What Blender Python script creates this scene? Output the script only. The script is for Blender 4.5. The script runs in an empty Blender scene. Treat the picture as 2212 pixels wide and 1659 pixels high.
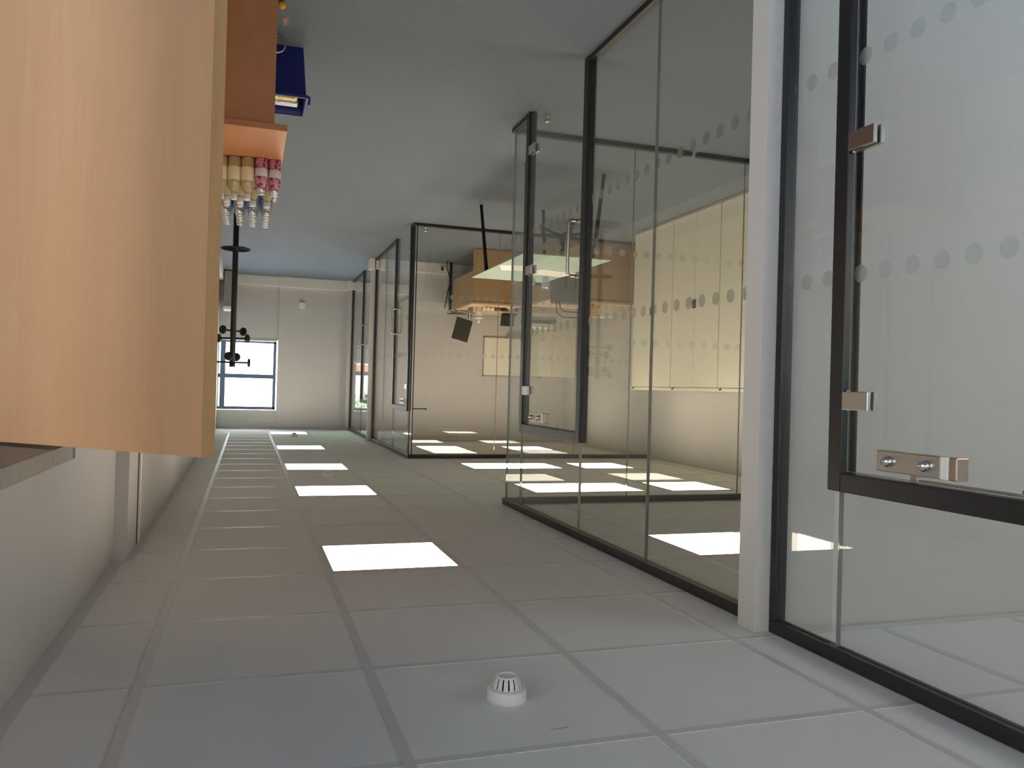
import bpy, bmesh, math, random
from mathutils import Vector, Matrix
C = bpy.context.scene.collection
random.seed(7)
PI = math.pi
H = 2.638                      # ceiling height

# ---------------------------------------------------------------- camera (the photo was taken upside down)
yaw, pitch, roll, FPX = 0.317098, -0.0060434, 0.0275492, 1741.5
cy, sy, cp, sp = math.cos(yaw), math.sin(yaw), math.cos(pitch), math.sin(pitch)
fwd = Vector((-sy*cp, cy*cp, sp)); rgt = Vector((cy, sy, 0)); upv = rgt.cross(fwd)
r2 = math.cos(roll)*rgt + math.sin(roll)*upv
u2 = -math.sin(roll)*rgt + math.cos(roll)*upv
r2, u2 = -r2, -u2              # camera held upside down
cam_d = bpy.data.cameras.new('camera'); cam = bpy.data.objects.new('camera', cam_d); C.objects.link(cam)
cam.matrix_world = Matrix(((r2.x, u2.x, -fwd.x, 0), (r2.y, u2.y, -fwd.y, 0), (r2.z, u2.z, -fwd.z, 1.83), (0, 0, 0, 1)))
cam_d.sensor_fit = 'HORIZONTAL'; cam_d.sensor_width = 36; cam_d.lens = FPX/2212*36; cam_d.clip_start = .02
bpy.context.scene.camera = cam

# ---------------------------------------------------------------- world: overcast sky, exposure
w = bpy.data.worlds.new('overcast_sky'); bpy.context.scene.world = w; w.use_nodes = True
SKY = 13.0
nt = w.node_tree; nt.nodes.clear()
out = nt.nodes.new('ShaderNodeOutputWorld'); bg = nt.nodes.new('ShaderNodeBackground')
tc = nt.nodes.new('ShaderNodeTexCoord'); sep = nt.nodes.new('ShaderNodeSeparateXYZ'); rmp = nt.nodes.new('ShaderNodeValToRGB')
rmp.color_ramp.elements[0].position = 0.0; rmp.color_ramp.elements[0].color = (.84, .91, 1.0, 1)
rmp.color_ramp.elements[1].position = .7; rmp.color_ramp.elements[1].color = (.64, .79, 1.0, 1)
nt.links.new(tc.outputs['Generated'], sep.inputs[0]); nt.links.new(sep.outputs['Z'], rmp.inputs[0])
clz = nt.nodes.new('ShaderNodeMath'); clz.operation = 'MAXIMUM'; clz.inputs[1].default_value = 0; nt.links.new(sep.outputs['Z'], clz.inputs[0])
lum = nt.nodes.new('ShaderNodeMath'); lum.operation = 'MULTIPLY_ADD'; lum.inputs[1].default_value = SKY*1.1; lum.inputs[2].default_value = SKY*.45; nt.links.new(clz.outputs[0], lum.inputs[0])   # overcast: zenith brighter than horizon
nt.links.new(rmp.outputs[0], bg.inputs[0]); nt.links.new(lum.outputs[0], bg.inputs[1]); nt.links.new(bg.outputs[0], out.inputs[0])
vs = bpy.context.scene.view_settings
vs.view_transform = 'Standard'; vs.look = 'None'; vs.gamma = 1.0; vs.use_curve_mapping = False
vs.exposure = 0.0
PANEL = 15.0                   # radiance of the ceiling LED panels
cyc = bpy.context.scene.cycles
cyc.max_bounces = 10; cyc.diffuse_bounces = 5; cyc.glossy_bounces = 6; cyc.transparent_max_bounces = 40; cyc.transmission_bounces = 6
cyc.caustics_reflective = False; cyc.caustics_refractive = False; cyc.use_denoising = True; cyc.sample_clamp_indirect = 4.0

def portal(name, loc, rot, sx, syy):   # marks a window opening so the sky is sampled through it
    l = bpy.data.lights.new(name, 'AREA'); l.shape = 'RECTANGLE'; l.size = sx; l.size_y = syy
    l.cycles.is_portal = True
    o = bpy.data.objects.new(name, l); C.objects.link(o); o.location = loc; o.rotation_euler = rot
sun_d = bpy.data.lights.new('sun', 'SUN'); sun_d.energy = 70.0; sun_d.angle = .02; sun_d.color = (1.0, .95, .88)
sun = bpy.data.objects.new('sun', sun_d); C.objects.link(sun); sun.rotation_euler = Vector((.30, .12, -.95)).to_track_quat('-Z', 'Y').to_euler()
portal('sky_opening_end', (0.2, 14.72, 1.71), (-PI/2, 0, 0), 1.5, 1.3)
portal('sky_opening_side_room', (-2.6, 14.72, 1.71), (-PI/2, 0, 0), 1.7, 1.3)
portal('sky_opening_near_room', (-4.84, 0.1, .8), (0, -PI/2, 0), 1.4, 2.6)
portal('sky_opening_lobby', (3.12, -1.3, 1.2), (0, PI/2, 0), 2.2, 4.6)
portal('sky_opening_behind', (-0.75, -4.05, 1.45), (PI/2, 0, 0), 2.2, 1.6)

# ---------------------------------------------------------------- materials
def mat(name, col, rough=.6, metal=0, noise=None, bump=None, emit=None, spec=.5, coat=0, trans=0, alpha=1):
    m = bpy.data.materials.new(name); m.use_nodes = True; n = m.node_tree; b = n.nodes['Principled BSDF']
    b.inputs['Base Color'].default_value = (*col, 1); b.inputs['Roughness'].default_value = rough
    b.inputs['Metallic'].default_value = metal; b.inputs['Specular IOR Level'].default_value = spec
    b.inputs['Coat Weight'].default_value = coat; b.inputs['Transmission Weight'].default_value = trans
    b.inputs['Alpha'].default_value = alpha
    tcn = n.nodes.new('ShaderNodeTexCoord')
    if noise:                      # (scale, amount)
        nz = n.nodes.new('ShaderNodeTexNoise'); nz.inputs['Scale'].default_value = noise[0]; nz.inputs['Detail'].default_value = 5
        n.links.new(tcn.outputs['Object'], nz.inputs['Vector'])
        mx = n.nodes.new('ShaderNodeMix'); mx.data_type = 'RGBA'
        k = noise[1]
        mx.inputs['A'].default_value = (*[c*(1-k) for c in col], 1); mx.inputs['B'].default_value = (*[min(1, c*(1+k)) for c in col], 1)
        n.links.new(nz.outputs['Fac'], mx.inputs['Factor']); n.links.new(mx.outputs['Result'], b.inputs['Base Color'])
    if bump:                       # (scale, strength, distance)
        nb = n.nodes.new('ShaderNodeTexNoise'); nb.inputs['Scale'].default_value = bump[0]; nb.inputs['Detail'].default_value = 3
        n.links.new(tcn.outputs['Object'], nb.inputs['Vector'])
        bp = n.nodes.new('ShaderNodeBump'); bp.inputs['Strength'].default_value = bump[1]; bp.inputs['Distance'].default_value = bump[2]
        n.links.new(nb.outputs['Fac'], bp.inputs['Height']); n.links.new(bp.outputs[0], b.inputs['Normal'])
    if emit:
        b.inputs['Emission Color'].default_value = (*emit[0], 1); b.inputs['Emission Strength'].default_value = emit[1]
    return m

def wood(name, c1, c2, rough=.45, axis=2, scale=1.0):
    """veneer: long fine grain along one object axis, with a few cathedral arches"""
    m = bpy.data.materials.new(name); m.use_nodes = True; n = m.node_tree; b = n.nodes['Principled BSDF']
    b.inputs['Roughness'].default_value = rough
    t = n.nodes.new('ShaderNodeTexCoord'); mp = n.nodes.new('ShaderNodeMapping')
    s = [9.0*scale]*3; s[axis] = .55*scale; mp.inputs['Scale'].default_value = s
    n.links.new(t.outputs['Object'], mp.inputs[0])
    a = n.nodes.new('ShaderNodeTexNoise'); a.inputs['Scale'].default_value = 1.0; a.inputs['Detail'].default_value = 3; a.inputs['Distortion'].default_value = .6
    n.links.new(mp.outputs[0], a.inputs['Vector'])
    mp2 = n.nodes.new('ShaderNodeMapping'); s2 = [85.0*scale]*3; s2[axis] = 2.2*scale; mp2.inputs['Scale'].default_value = s2
    n.links.new(t.outputs['Object'], mp2.inputs[0])
    f = n.nodes.new('ShaderNodeTexNoise'); f.inputs['Scale'].default_value = 1.0; f.inputs['Detail'].default_value = 6
    n.links.new(mp2.outputs[0], f.inputs['Vector'])
    mul = n.nodes.new('ShaderNodeMath'); mul.operation = 'MULTIPLY'; mul.inputs[1].default_value = 7.0
    n.links.new(a.outputs['Fac'], mul.inputs[0])
    fr = n.nodes.new('ShaderNodeMath'); fr.operation = 'PINGPONG'; fr.inputs[1].default_value = 1.0
    n.links.new(mul.outputs[0], fr.inputs[0])
    ad = n.nodes.new('ShaderNodeMath'); ad.operation = 'MULTIPLY_ADD'; ad.inputs[1].default_value = .28
    n.links.new(fr.outputs[0], ad.inputs[0])
    h2 = n.nodes.new('ShaderNodeMath'); h2.operation = 'MULTIPLY'; h2.inputs[1].default_value = .6
    n.links.new(f.outputs['Fac'], h2.inputs[0]); n.links.new(h2.outputs[0], ad.inputs[2])
    r = n.nodes.new('ShaderNodeValToRGB'); r.color_ramp.elements[0].color = (*c1, 1); r.color_ramp.elements[1].color = (*c2, 1)
    r.color_ramp.elements[0].position = .05; r.color_ramp.elements[1].position = .95
    n.links.new(ad.outputs[0], r.inputs[0]); n.links.new(r.outputs[0], b.inputs['Base Color'])
    return m

def glass(name, tint=(.968, .976, .966), f0=.04, power=5.0):
    """thin architectural glass: straight-through transmission plus a mirror layer that grows at grazing angles"""
    m = bpy.data.materials.new(name); m.use_nodes = True; n = m.node_tree; n.nodes.clear()
    o = n.nodes.new('ShaderNodeOutputMaterial'); tr = n.nodes.new('ShaderNodeBsdfTransparent'); gl = n.nodes.new('ShaderNodeBsdfGlossy')
    tr.inputs[0].default_value = (*tint, 1); gl.inputs['Roughness'].default_value = 0.0; gl.inputs[0].default_value = (.95, .97, .97, 1)
    g = n.nodes.new('ShaderNodeNewGeometry'); d = n.nodes.new('ShaderNodeVectorMath'); d.operation = 'DOT_PRODUCT'
    n.links.new(g.outputs['Incoming'], d.inputs[0]); n.links.new(g.outputs['Normal'], d.inputs[1])
    ab = n.nodes.new('ShaderNodeMath'); ab.operation = 'ABSOLUTE'; n.links.new(d.outputs['Value'], ab.inputs[0])
    om = n.nodes.new('ShaderNodeMath'); om.operation = 'SUBTRACT'; om.inputs[0].default_value = 1; n.links.new(ab.outputs[0], om.inputs[1]); om.use_clamp = True
    pw = n.nodes.new('ShaderNodeMath'); pw.operation = 'POWER'; pw.inputs[1].default_value = power; n.links.new(om.outputs[0], pw.inputs[0])
    ma = n.nodes.new('ShaderNodeMath'); ma.operation = 'MULTIPLY_ADD'; ma.inputs[1].default_value = 1-f0; ma.inputs[2].default_value = f0
    n.links.new(pw.outputs[0], ma.inputs[0])
    mx = n.nodes.new('ShaderNodeMixShader'); n.links.new(ma.outputs[0], mx.inputs[0]); n.links.new(tr.outputs[0], mx.inputs[1]); n.links.new(gl.outputs[0], mx.inputs[2])
    n.links.new(mx.outputs[0], o.inputs[0])
    return m

def frosted(name, col, amount):
    """etched film: blurs what lies behind it, with a little diffuse haze"""
    m = bpy.data.materials.new(name); m.use_nodes = True; n = m.node_tree; n.nodes.clear()
    o = n.nodes.new('ShaderNodeOutputMaterial'); rf = n.nodes.new('ShaderNodeBsdfRefraction'); df = n.nodes.new('ShaderNodeBsdfDiffuse')
    rf.inputs['Color'].default_value = (.93, .95, .94, 1); rf.inputs['Roughness'].default_value = .45; rf.inputs['IOR'].default_value = 1.25
    df.inputs[0].default_value = (*col, 1)
    mx = n.nodes.new('ShaderNodeMixShader'); mx.inputs[0].default_value = amount; n.links.new(rf.outputs[0], mx.inputs[1]); n.links.new(df.outputs[0], mx.inputs[2])
    tr = n.nodes.new('ShaderNodeBsdfTransparent'); m2 = n.nodes.new('ShaderNodeMixShader'); m2.inputs[0].default_value = .5
    n.links.new(tr.outputs[0], m2.inputs[1]); n.links.new(mx.outputs[0], m2.inputs[2])
    n.links.new(m2.outputs[0], o.inputs[0]); return m

def patterned(name, c1, c2, scale, thr=.5, rough=.4):
    m = mat(name, c1, rough); n = m.node_tree; b = n.nodes['Principled BSDF']
    t = n.nodes.new('ShaderNodeTexCoord'); v = n.nodes.new('ShaderNodeTexVoronoi'); v.inputs['Scale'].default_value = scale
    n.links.new(t.outputs['Object'], v.inputs['Vector'])
    r = n.nodes.new('ShaderNodeValToRGB'); r.color_ramp.interpolation = 'CONSTANT'
    r.color_ramp.elements[0].color = (*c2, 1); r.color_ramp.elements[1].color = (*c1, 1); r.color_ramp.elements[1].position = thr
    n.links.new(v.outputs['Distance'], r.inputs[0]); n.links.new(r.outputs[0], b.inputs['Base Color']); return m

M = {}
M['wall'] = mat('painted_plaster', (.58, .555, .535), .75, noise=(2.0, .02), bump=(260, .12, .0008))
M['tile'] = mat('mineral_ceiling_tile', (.80, .785, .77), .9, noise=(900, .05), bump=(700, .25, .0006))
M['tbar'] = mat('ceiling_grid_white', (.62, .615, .61), .36)
M['carpet'] = mat('carpet_blue_grey', (.096, .126, .158), .70, noise=(95, .55), bump=(300, .8, .004), spec=.7)
M['carpet'].node_tree.nodes['Principled BSDF'].inputs['Sheen Weight'].default_value = .25
M['black'] = mat('black_aluminium', (.012, .012, .014), .38)
M['steel'] = mat('brushed_stainless', (.55, .53, .50), .28, 1, bump=(300, .04, .0005))
M['copper_refl'] = mat('copper_reflection', (.50, .40, .33), .30, 1)  # steel with a coppery reflection put into its colour
M['chrome'] = mat('chrome', (.8, .8, .8), .12, 1)
M['glass'] = glass('clear_glass')
M['edge'] = mat('clear_silicone_joint', (.20, .20, .18), .06, spec=.9)
M['tableglass'] = mat('green_frosted_glass', (.50, .66, .55), .18, spec=.8)
M['dot'] = frosted('frosted_film_dot', (.55, .60, .58), .10)
M['beech'] = wood('beech_veneer', (.82, .45, .235), (.88, .53, .30), .42)
M['beech_edge'] = wood('raw_beech_edge', (.50, .28, .115), (.62, .37, .165), .6, 2, 2.2)
M['cherry'] = wood('table_veneer', (.47, .185, .07), (.56, .25, .105), .4, 1)
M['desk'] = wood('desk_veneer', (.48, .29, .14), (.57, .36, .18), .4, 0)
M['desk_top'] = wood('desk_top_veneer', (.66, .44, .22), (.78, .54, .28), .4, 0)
M['cream'] = mat('cream_steel', (.72, .67, .53), .42)
M['white'] = mat('white_plastic', (.80, .79, .76), .4)
M['offwhite'] = mat('offwhite_trunking', (.78, .75, .70), .35)
M['board'] = mat('whiteboard_surface', (.86, .82, .70), .22)
M['alu'] = mat('anodised_aluminium', (.5, .49, .46), .35, .8)
M['grey'] = mat('grey_fabric', (.115, .118, .12), .9, noise=(300, .15))
M['dark'] = mat('dark_plastic', (.010, .010, .010), .5, spec=.3)
M['screen'] = mat('screen_glass', (.022, .021, .018), .15)
M['maroon'] = mat('maroon_plastic', (.07, .022, .015), .4)
M['blue'] = mat('blue_recycling_plastic', (.012, .016, .16), .42)
M['paper'] = mat('white_paper', (.82, .79, .74), .7)
M['pinkpaper'] = mat('pinkish_card', (.74, .58, .55), .7)
M['gold'] = mat('gold_foil', (.62, .48, .14), .3, .6, bump=(45, .8, .01))
M['foil'] = mat('silver_white_foil', (.75, .75, .75), .25, .5, bump=(60, .9, .01))
M['orange'] = mat('orange_plastic', (.85, .36, .02), .5)
M['orangecard'] = mat('orange_card', (.75, .42, .12), .6)
M['card'] = mat('brown_cardboard', (.42, .27, .17), .8)
M['winframe'] = mat('slate_blue_window_frame', (.10, .15, .21), .4)
M['cream_label'] = mat('cream_label', (.86, .80, .52), .5)
M['blue_label'] = mat('blue_label', (.03, .10, .42), .4)
M['pink_label'] = patterned('pink_floral_label', (.62, .30, .36), (.25, .03, .10), 60, .45)
M['white_label'] = mat('white_label', (.72, .68, .68), .5)
M['yellow_drink'] = mat('pale_yellow_drink', (.80, .68, .38), .1, trans=.35, spec=.8)
M['water'] = glass('clear_bottle', (.74, .82, .88), .20, 2.5)
M['cap'] = mat('clear_white_cap', (.75, .76, .74), .25)
M['brick'] = mat('red_brick', (.42, .17, .11), .9, noise=(6, .2))
M['paving'] = mat('pale_paving', (.45, .45, .43), .9)
M['yard'] = mat('unseen_ground_tone', (.19, .18, .165), .9)  # tone set to control the light bounced indoors
M['grass'] = mat('grass_lawn', (.18, .32, .10), .95, noise=(3, .3))
M['leaf'] = mat('tree_leaves', (.16, .30, .10), .8)
M['bark'] = mat('tree_bark', (.16, .11, .07), .9)
M['render'] = mat('pale_render', (.75, .74, .72), .9)
M['roof'] = mat('grey_roof', (.45, .45, .48), .8)
M['joinery'] = mat('silver_grey_rough_timber', (.30, .285, .25), .6, noise=(30, .18), bump=(55, .9, .006))
M['panel'] = mat('led_diffuser', (.9, .9, .9), .4, emit=((1.0, .87, .70), PANEL))
M['shadow_gap'] = mat('dark_joint', (.03, .03, .03), .8)

# scuff on one ceiling tile: a little brown scrape with its own shape
def add_scuff(m, ax, ay, bx, by, wdt):
    n = m.node_tree; b = n.nodes['Principled BSDF']
    src = b.inputs['Base Color'].links[0].from_socket
    t = n.nodes.new('ShaderNodeTexCoord'); nz = n.nodes.new('ShaderNodeTexNoise'); nz.inputs['Scale'].default_value = 90
    mp = n.nodes.new('ShaderNodeMapping'); ang = math.atan2(by-ay, bx-ax); L = math.hypot(bx-ax, by-ay)
    mp.vector_type = 'TEXTURE'; mp.inputs['Location'].default_value = ((ax+bx)/2, (ay+by)/2, 0); mp.inputs['Rotation'].default_value = (0, 0, ang); mp.inputs['Scale'].default_value = (L/2, wdt/2, 1)
    n.links.new(t.outputs['Object'], mp.inputs[0]); n.links.new(t.outputs['Object'], nz.inputs['Vector'])
    s = n.nodes.new('ShaderNodeSeparateXYZ'); n.links.new(mp.outputs[0], s.inputs[0])
    cb = n.nodes.new('ShaderNodeCombineXYZ'); n.links.new(s.outputs[0], cb.inputs[0]); n.links.new(s.outputs[1], cb.inputs[1])
    ln = n.nodes.new('ShaderNodeVectorMath'); ln.operation = 'LENGTH'; n.links.new(cb.outputs[0], ln.inputs[0])
    ad = n.nodes.new('ShaderNodeMath'); ad.operation = 'ADD'; n.links.new(ln.outputs['Value'], ad.inputs[0]); n.links.new(nz.outputs['Fac'], ad.inputs[1])
    lt = n.nodes.new('ShaderNodeMath'); lt.operation = 'LESS_THAN'; lt.inputs[1].default_value = 1.35; n.links.new(ad.outputs[0], lt.inputs[0])
    sc = n.nodes.new('ShaderNodeMath'); sc.operation = 'MULTIPLY'; sc.inputs[1].default_value = .6; n.links.new(lt.outputs[0], sc.inputs[0])
    mx = n.nodes.new('ShaderNodeMix'); mx.data_type = 'RGBA'; n.links.new(sc.outputs[0], mx.inputs['Factor']); n.links.new(src, mx.inputs['A'])
    mx.inputs['B'].default_value = (.33, .17, .11, 1); n.links.new(mx.outputs['Result'], b.inputs['Base Color'])
add_scuff(M['tile'], -.705, 1.793, -.765, 1.800, .008)

# ---------------------------------------------------------------- mesh helpers
class MB:
    def __init__(s): s.v = []; s.f = []; s.sm = []
    def add(s, vs, fs, smooth=False):
        k = len(s.v); s.v += [tuple(p) for p in vs]; s.f += [tuple(i+k for i in f) for f in fs]; s.sm += [smooth]*len(fs); return s
    def box(s, x0, x1, y0, y1, z0, z1):
        if x0 > x1: x0, x1 = x1, x0
        if y0 > y1: y0, y1 = y1, y0
        if z0 > z1: z0, z1 = z1, z0
        return s.add([(x0,y0,z0),(x1,y0,z0),(x1,y1,z0),(x0,y1,z0),(x0,y0,z1),(x1,y0,z1),(x1,y1,z1),(x0,y1,z1)],
                     [(0,3,2,1),(4,5,6,7),(0,1,5,4),(1,2,6,5),(2,3,7,6),(3,0,4,7)])
    def obox(s, c, size, rot):         # oriented box
        R = rot if isinstance(rot, Matrix) else Matrix.Rotation(rot, 3, 'Z')
        hx, hy, hz = [q/2 for q in size]; c = Vector(c)
        vs = [c + R @ Vector((a*hx, b*hy, d*hz)) for d in (-1,1) for a, b in ((-1,-1),(1,-1),(1,1),(-1,1))]
        return s.add(vs, [(0,3,2,1),(4,5,6,7),(0,1,5,4),(1,2,6,5),(2,3,7,6),(3,0,4,7)])
    def lathe(s, prof, c=(0,0,0), n=32, axis='Z', smooth=True):
        vs = []; fs = []
        for r, h in prof:
            for i in range(n):
                a = 2*PI*i/n; p = (r*math.cos(a), r*math.sin(a), h)
                if axis == 'X': p = (p[2], p[0], p[1])
                elif axis == 'Y': p = (p[0], p[2], -p[1])
                vs.append((p[0]+c[0], p[1]+c[1], p[2]+c[2]))
        m = len(prof)
        for j in range(m-1):
            for i in range(n):
                fs.append((j*n+i, j*n+(i+1) % n, (j+1)*n+(i+1) % n, (j+1)*n+i))
        s.add(vs, fs, smooth)
        k = len(s.v)-len(vs)
        if prof[0][0] > 1e-6: s.f.append(tuple(k+i for i in reversed(range(n)))); s.sm.append(False)
        if prof[-1][0] > 1e-6: s.f.append(tuple(k+(m-1)*n+i for i in range(n))); s.sm.append(False)
        return s
    def cyl(s, c, r, h, n=24, axis='Z', r2=None):
        return s.lathe([(r, 0), (r if r2 is None else r2, h)], c, n, axis)
    def tube(s, pts, r, n=10, closed=False):
        pts = [Vector(p) for p in pts]; N = len(pts); rings = []
        up = None
        for i, p in enumerate(pts):
            a = pts[(i-1) % N] if (i > 0 or closed) else p; b = pts[(i+1) % N] if (i < N-1 or closed) else p
            t = (b-a).normalized()
            if up is None:
                up = Vector((0,0,1)) if abs(t.z) < .9 else Vector((1,0,0))
            u = (up - t*up.dot(t)); u = u.normalized() if u.length > 1e-6 else t.orthogonal().normalized(); up = u
            v = t.cross(u); rr = r[i] if isinstance(r, (list, tuple)) else r
            rings.append([p + rr*(math.cos(2*PI*k/n)*u + math.sin(2*PI*k/n)*v) for k in range(n)])
        vs = [q for R in rings for q in R]; fs = []
        for j in range(N if closed else N-1):
            k2 = (j+1) % N
            for i in range(n): fs.append((j*n+i, j*n+(i+1) % n, k2*n+(i+1) % n, k2*n+i))
        if not closed:
            fs.append(tuple(reversed(range(n)))); fs.append(tuple((N-1)*n+i for i in range(n)))
        return s.add(vs, fs, True)
    def prism(s, poly, z0, z1):
        n = len(poly); vs = [(x, y, z0) for x, y in poly] + [(x, y, z1) for x, y in poly]
        return s.add(vs, [tuple(reversed(range(n))), tuple(range(n, 2*n))] + [(i, (i+1) % n, n+(i+1) % n, n+i) for i in range(n)])
    def build(s, name, m, parent=None, bevel=0, loc=None, seg=2):
        me = bpy.data.meshes.new(name); me.from_pydata(s.v, [], s.f); me.update()
        me.polygons.foreach_set('use_smooth', s.sm)
        bm = bmesh.new(); bm.from_mesh(me); bmesh.ops.recalc_face_normals(bm, faces=bm.faces); bm.to_mesh(me); bm.free()
        o = bpy.data.objects.new(name, me); C.objects.link(o)
        for q in (m if isinstance(m, (list, tuple)) else [m]): me.materials.append(q)
        if parent: o.parent = parent
        if loc: o.location = loc
        if bevel:
            b = o.modifiers.new('bevel', 'BEVEL'); b.width = bevel; b.segments = seg; b.limit_method = 'ANGLE'
        return o

def thing(name, label, cat, loc=(0,0,0), rz=0, group=None):
    o = bpy.data.objects.new(name, None); o.empty_display_size = .1; C.objects.link(o); o.location = loc; o.rotation_euler = (0,0,rz)
    return tag(o, label, cat, group)
def tag(o, label, cat, group=None):
    o['label'] = label; o['category'] = cat
    if group: o['group'] = group
    return o
def struct(o): o['kind'] = 'structure'; return o
def sempty(name, loc=(0,0,0), rz=0):
    o = bpy.data.objects.new(name, None); o.empty_display_size = .1; C.objects.link(o); o.location = loc; o.rotation_euler = (0,0,rz); return struct(o)
def dup(root, loc, rz=0, label=None, group=None):
    r = root.copy(); C.objects.link(r); r.location = loc; r.rotation_euler = (0,0,rz)
    if label: r['label'] = label
    if group: r['group'] = group
    for ch in list(root.children):
        c = ch.copy(); C.objects.link(c); c.parent = r
        for g in list(ch.children):
            d = g.copy(); C.objects.link(d); d.parent = c
    return r
def B(*a): return MB().box(*a)

# ================================================================ ROOM SHELL
XL, XR, XR2 = -4.72, .54, .485          # left wall, right wall near, right wall beyond the pier
GX = -1.72                              # glass line of the corridor
struct(B(XL-.2, 3.3, -4.3, 15.0, -.12, 0).build('floor', M['carpet']))
struct(B(XL-.2, 3.3, -4.3, 14.8, H+.0015, H+.12).build('ceiling', M['tile']))
# exposed ceiling grid: one mesh of flat T bars, 600 mm pitch
gm = MB(); G0x, G0y = .249, 1.709
for k in range(-1, 9):
    x = G0x-.6*k
    if x < XR: gm.box(x-.014, x+.014, -4.0, 14.6, H-.001, H+.01)
for k in range(-10, 22):
    y = G0y+.6*k
    gm.box(XL, .5 if y > 1 else 3.0, y-.012, y+.012, H, H+.01)
struct(gm.build('trim_1', M['tbar']))
# perimeter angle trims
struct(B(XR-.045, XR, .55, 3.9, H-.004, H+.006).build('trim_2', M['tbar']))
struct(B(XR2-.028, XR2, 3.9, 14.5, H-.004, H+.006).build('trim_3', M['tbar']))
struct(B(-1.70, XR2, 14.47, 14.5, H-.003, H+.006).build('trim_4', M['tbar']))
struct(B(XL, GX-.05, 2.318, 2.35, H-.004, H+.006).build('trim_5', M['tbar']))

# right wall with the doorway (opening y 1.93..2.97, z < 2.05)
wr = MB()
wr.box(XR, XR+.32, 1.82, 1.93, 0, H+.02); wr.box(XR, XR+.32, .55, 1.82, 2.10, H+.02); wr.box(XR, XR+.32, 3.02, 3.91, 0, H+.02); wr.box(XR, XR+.32, 1.93, 3.02, 2.10, H+.02)
wr.box(XR2, XR+.32, 3.91, 14.7, 0, H+.02)
struct(wr.build('wall_right', M['wall']))
struct(B(XR2-.012, XR2+.001, 4.235, 4.262, 0, 2.622).build('trim_6', M['offwhite'], bevel=.003))
struct(B(XR2-.003, XR2+.001, 4.224, 4.235, 0, 2.622).build('trim_7', M['shadow_gap']))
# far side of the lobby behind the doorway
st = MB(); st.box(3.0, 3.15, 1.7, 4.4, 0, H+.02); st.box(XR+.32, 3.0, 4.3, 4.4, 0, H)
struct(st.build('wall_lobby_far', M['wall']))
# invented lobby to the right behind the camera; its added window lights the open door
lo = MB(); lo.box(3.0, 3.15, -4.15, -3.6, 0, H+.02); lo.box(3.0, 3.15, 1.0, 1.7, 0, H+.02); lo.box(3.0, 3.15, -3.6, 1.0, 0, .1); lo.box(3.0, 3.15, -3.6, 1.0, 2.3, H+.02)
struct(lo.build('wall_added_lobby', M['wall']))
wn = sempty('added_window_5'); f = MB()
f.box(3.04, 3.10, -3.6, 1.0, .1, .16); f.box(3.04, 3.10, -3.6, 1.0, 2.24, 2.3); f.box(3.04, 3.10, -3.6, -3.54, .1, 2.3); f.box(3.04, 3.10, 0.94, 1.0, .1, 2.3); f.build('window_frame', M['winframe'], wn)
B(3.04, 3.10, -1.03, -.97, .1, 2.3).build('mullion', M['winframe'], wn); B(3.065, 3.073, -3.6, 1.0, .1, 2.3).build('pane', M['glass'], wn)
# left wall with an invented, unseen window for the near room's daylight (y -1.2..1.4, z .1..1.5)
wl = MB(); wl.box(XL-.15, XL, -4.1, -1.2, 0, H+.02); wl.box(XL-.15, XL, 1.4, 14.7, 0, H+.02)
wl.box(XL-.15, XL, -1.2, 1.4, 0, .1); wl.box(XL-.15, XL, -1.2, 1.4, 1.5, H+.02)
struct(wl.build('wall_left', M['wall']))
# wall behind the camera, with an invented wide window for daylight
wb = MB(); wb.box(XL, -1.85, -4.15, -4.0, 0, H+.02); wb.box(.35, 3.0, -4.15, -4.0, 0, H+.02)
wb.box(-1.85, .35, -4.15, -4.0, 0, .65); wb.box(-1.85, .35, -4.15, -4.0, 2.25, H+.02)
struct(wb.build('wall_back', M['wall']))
# end wall: opening 1 x -.49...85  z 1.10..2.32 ; opening 2 x -3.6..-1.80, z 1.12..2.29
we = MB(); Y0, Y1 = 14.6, 14.75
we.box(XL, -3.5, Y0, Y1, 0, H+.02); we.box(-3.5, -1.79, Y0, Y1, 0, 1.12); we.box(-3.5, -1.79, Y0, Y1, 2.31, H+.02)
we.box(-1.79, -.49, Y0, Y1, 0, H+.02); we.box(-.49, XR2+.05, Y0, Y1, 0, 1.095); we.box(-.49, XR2+.05, Y0, Y1, 2.32, H+.02)
struct(we.build('wall_end', M['wall']))
struct(B(-1.79, -.49, 14.56, 14.6, 0, H).build('wall_pier', M['wall']))      # boxed-out pier right of the window
# party walls between the glazed rooms
struct(B(XL, -1.665, 2.352, 2.45, 0, H).build('wall_party_near', M['wall']))
struct(B(XL, -1.665, 11.72, 11.82, 0, H).build('wall_party_far', M['wall']))
struct(B(-1.80, -1.66, 14.42, 14.56, 0, H).build('wall_pilaster', M['wall']))

# trunking / skirting
def trunk(name, *a): return struct(B(*a).build(name, M['offwhite'], bevel=.004))
trunk('baseboard_end', -.49, XR2, 14.53, 14.6, 0, .165)
trunk('baseboard_pier', -1.66, -.49, 14.50, 14.56, 0, .175)
trunk('baseboard_side_room', XL, -1.80, 14.53, 14.6, 0, .17)
trunk('baseboard_party_far', XL, -1.72, 11.665, 11.72, 0, .155)
trunk('baseboard_column', -1.70, -1.63, 11.665, 11.86, 0, .155)
trunk('baseboard_pilaster', -1.83, -1.63, 14.39, 14.50, 0, .165)
trunk('baseboard_right', .42, XR2, 4.30, 14.53, 0, .165)
trunk('baseboard_party_near', XL, -1.80, 2.45, 2.49, 0, .15)
trunk('baseboard_left', XL, XL+.03, 2.49, 11.66, 0, .15)

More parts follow.
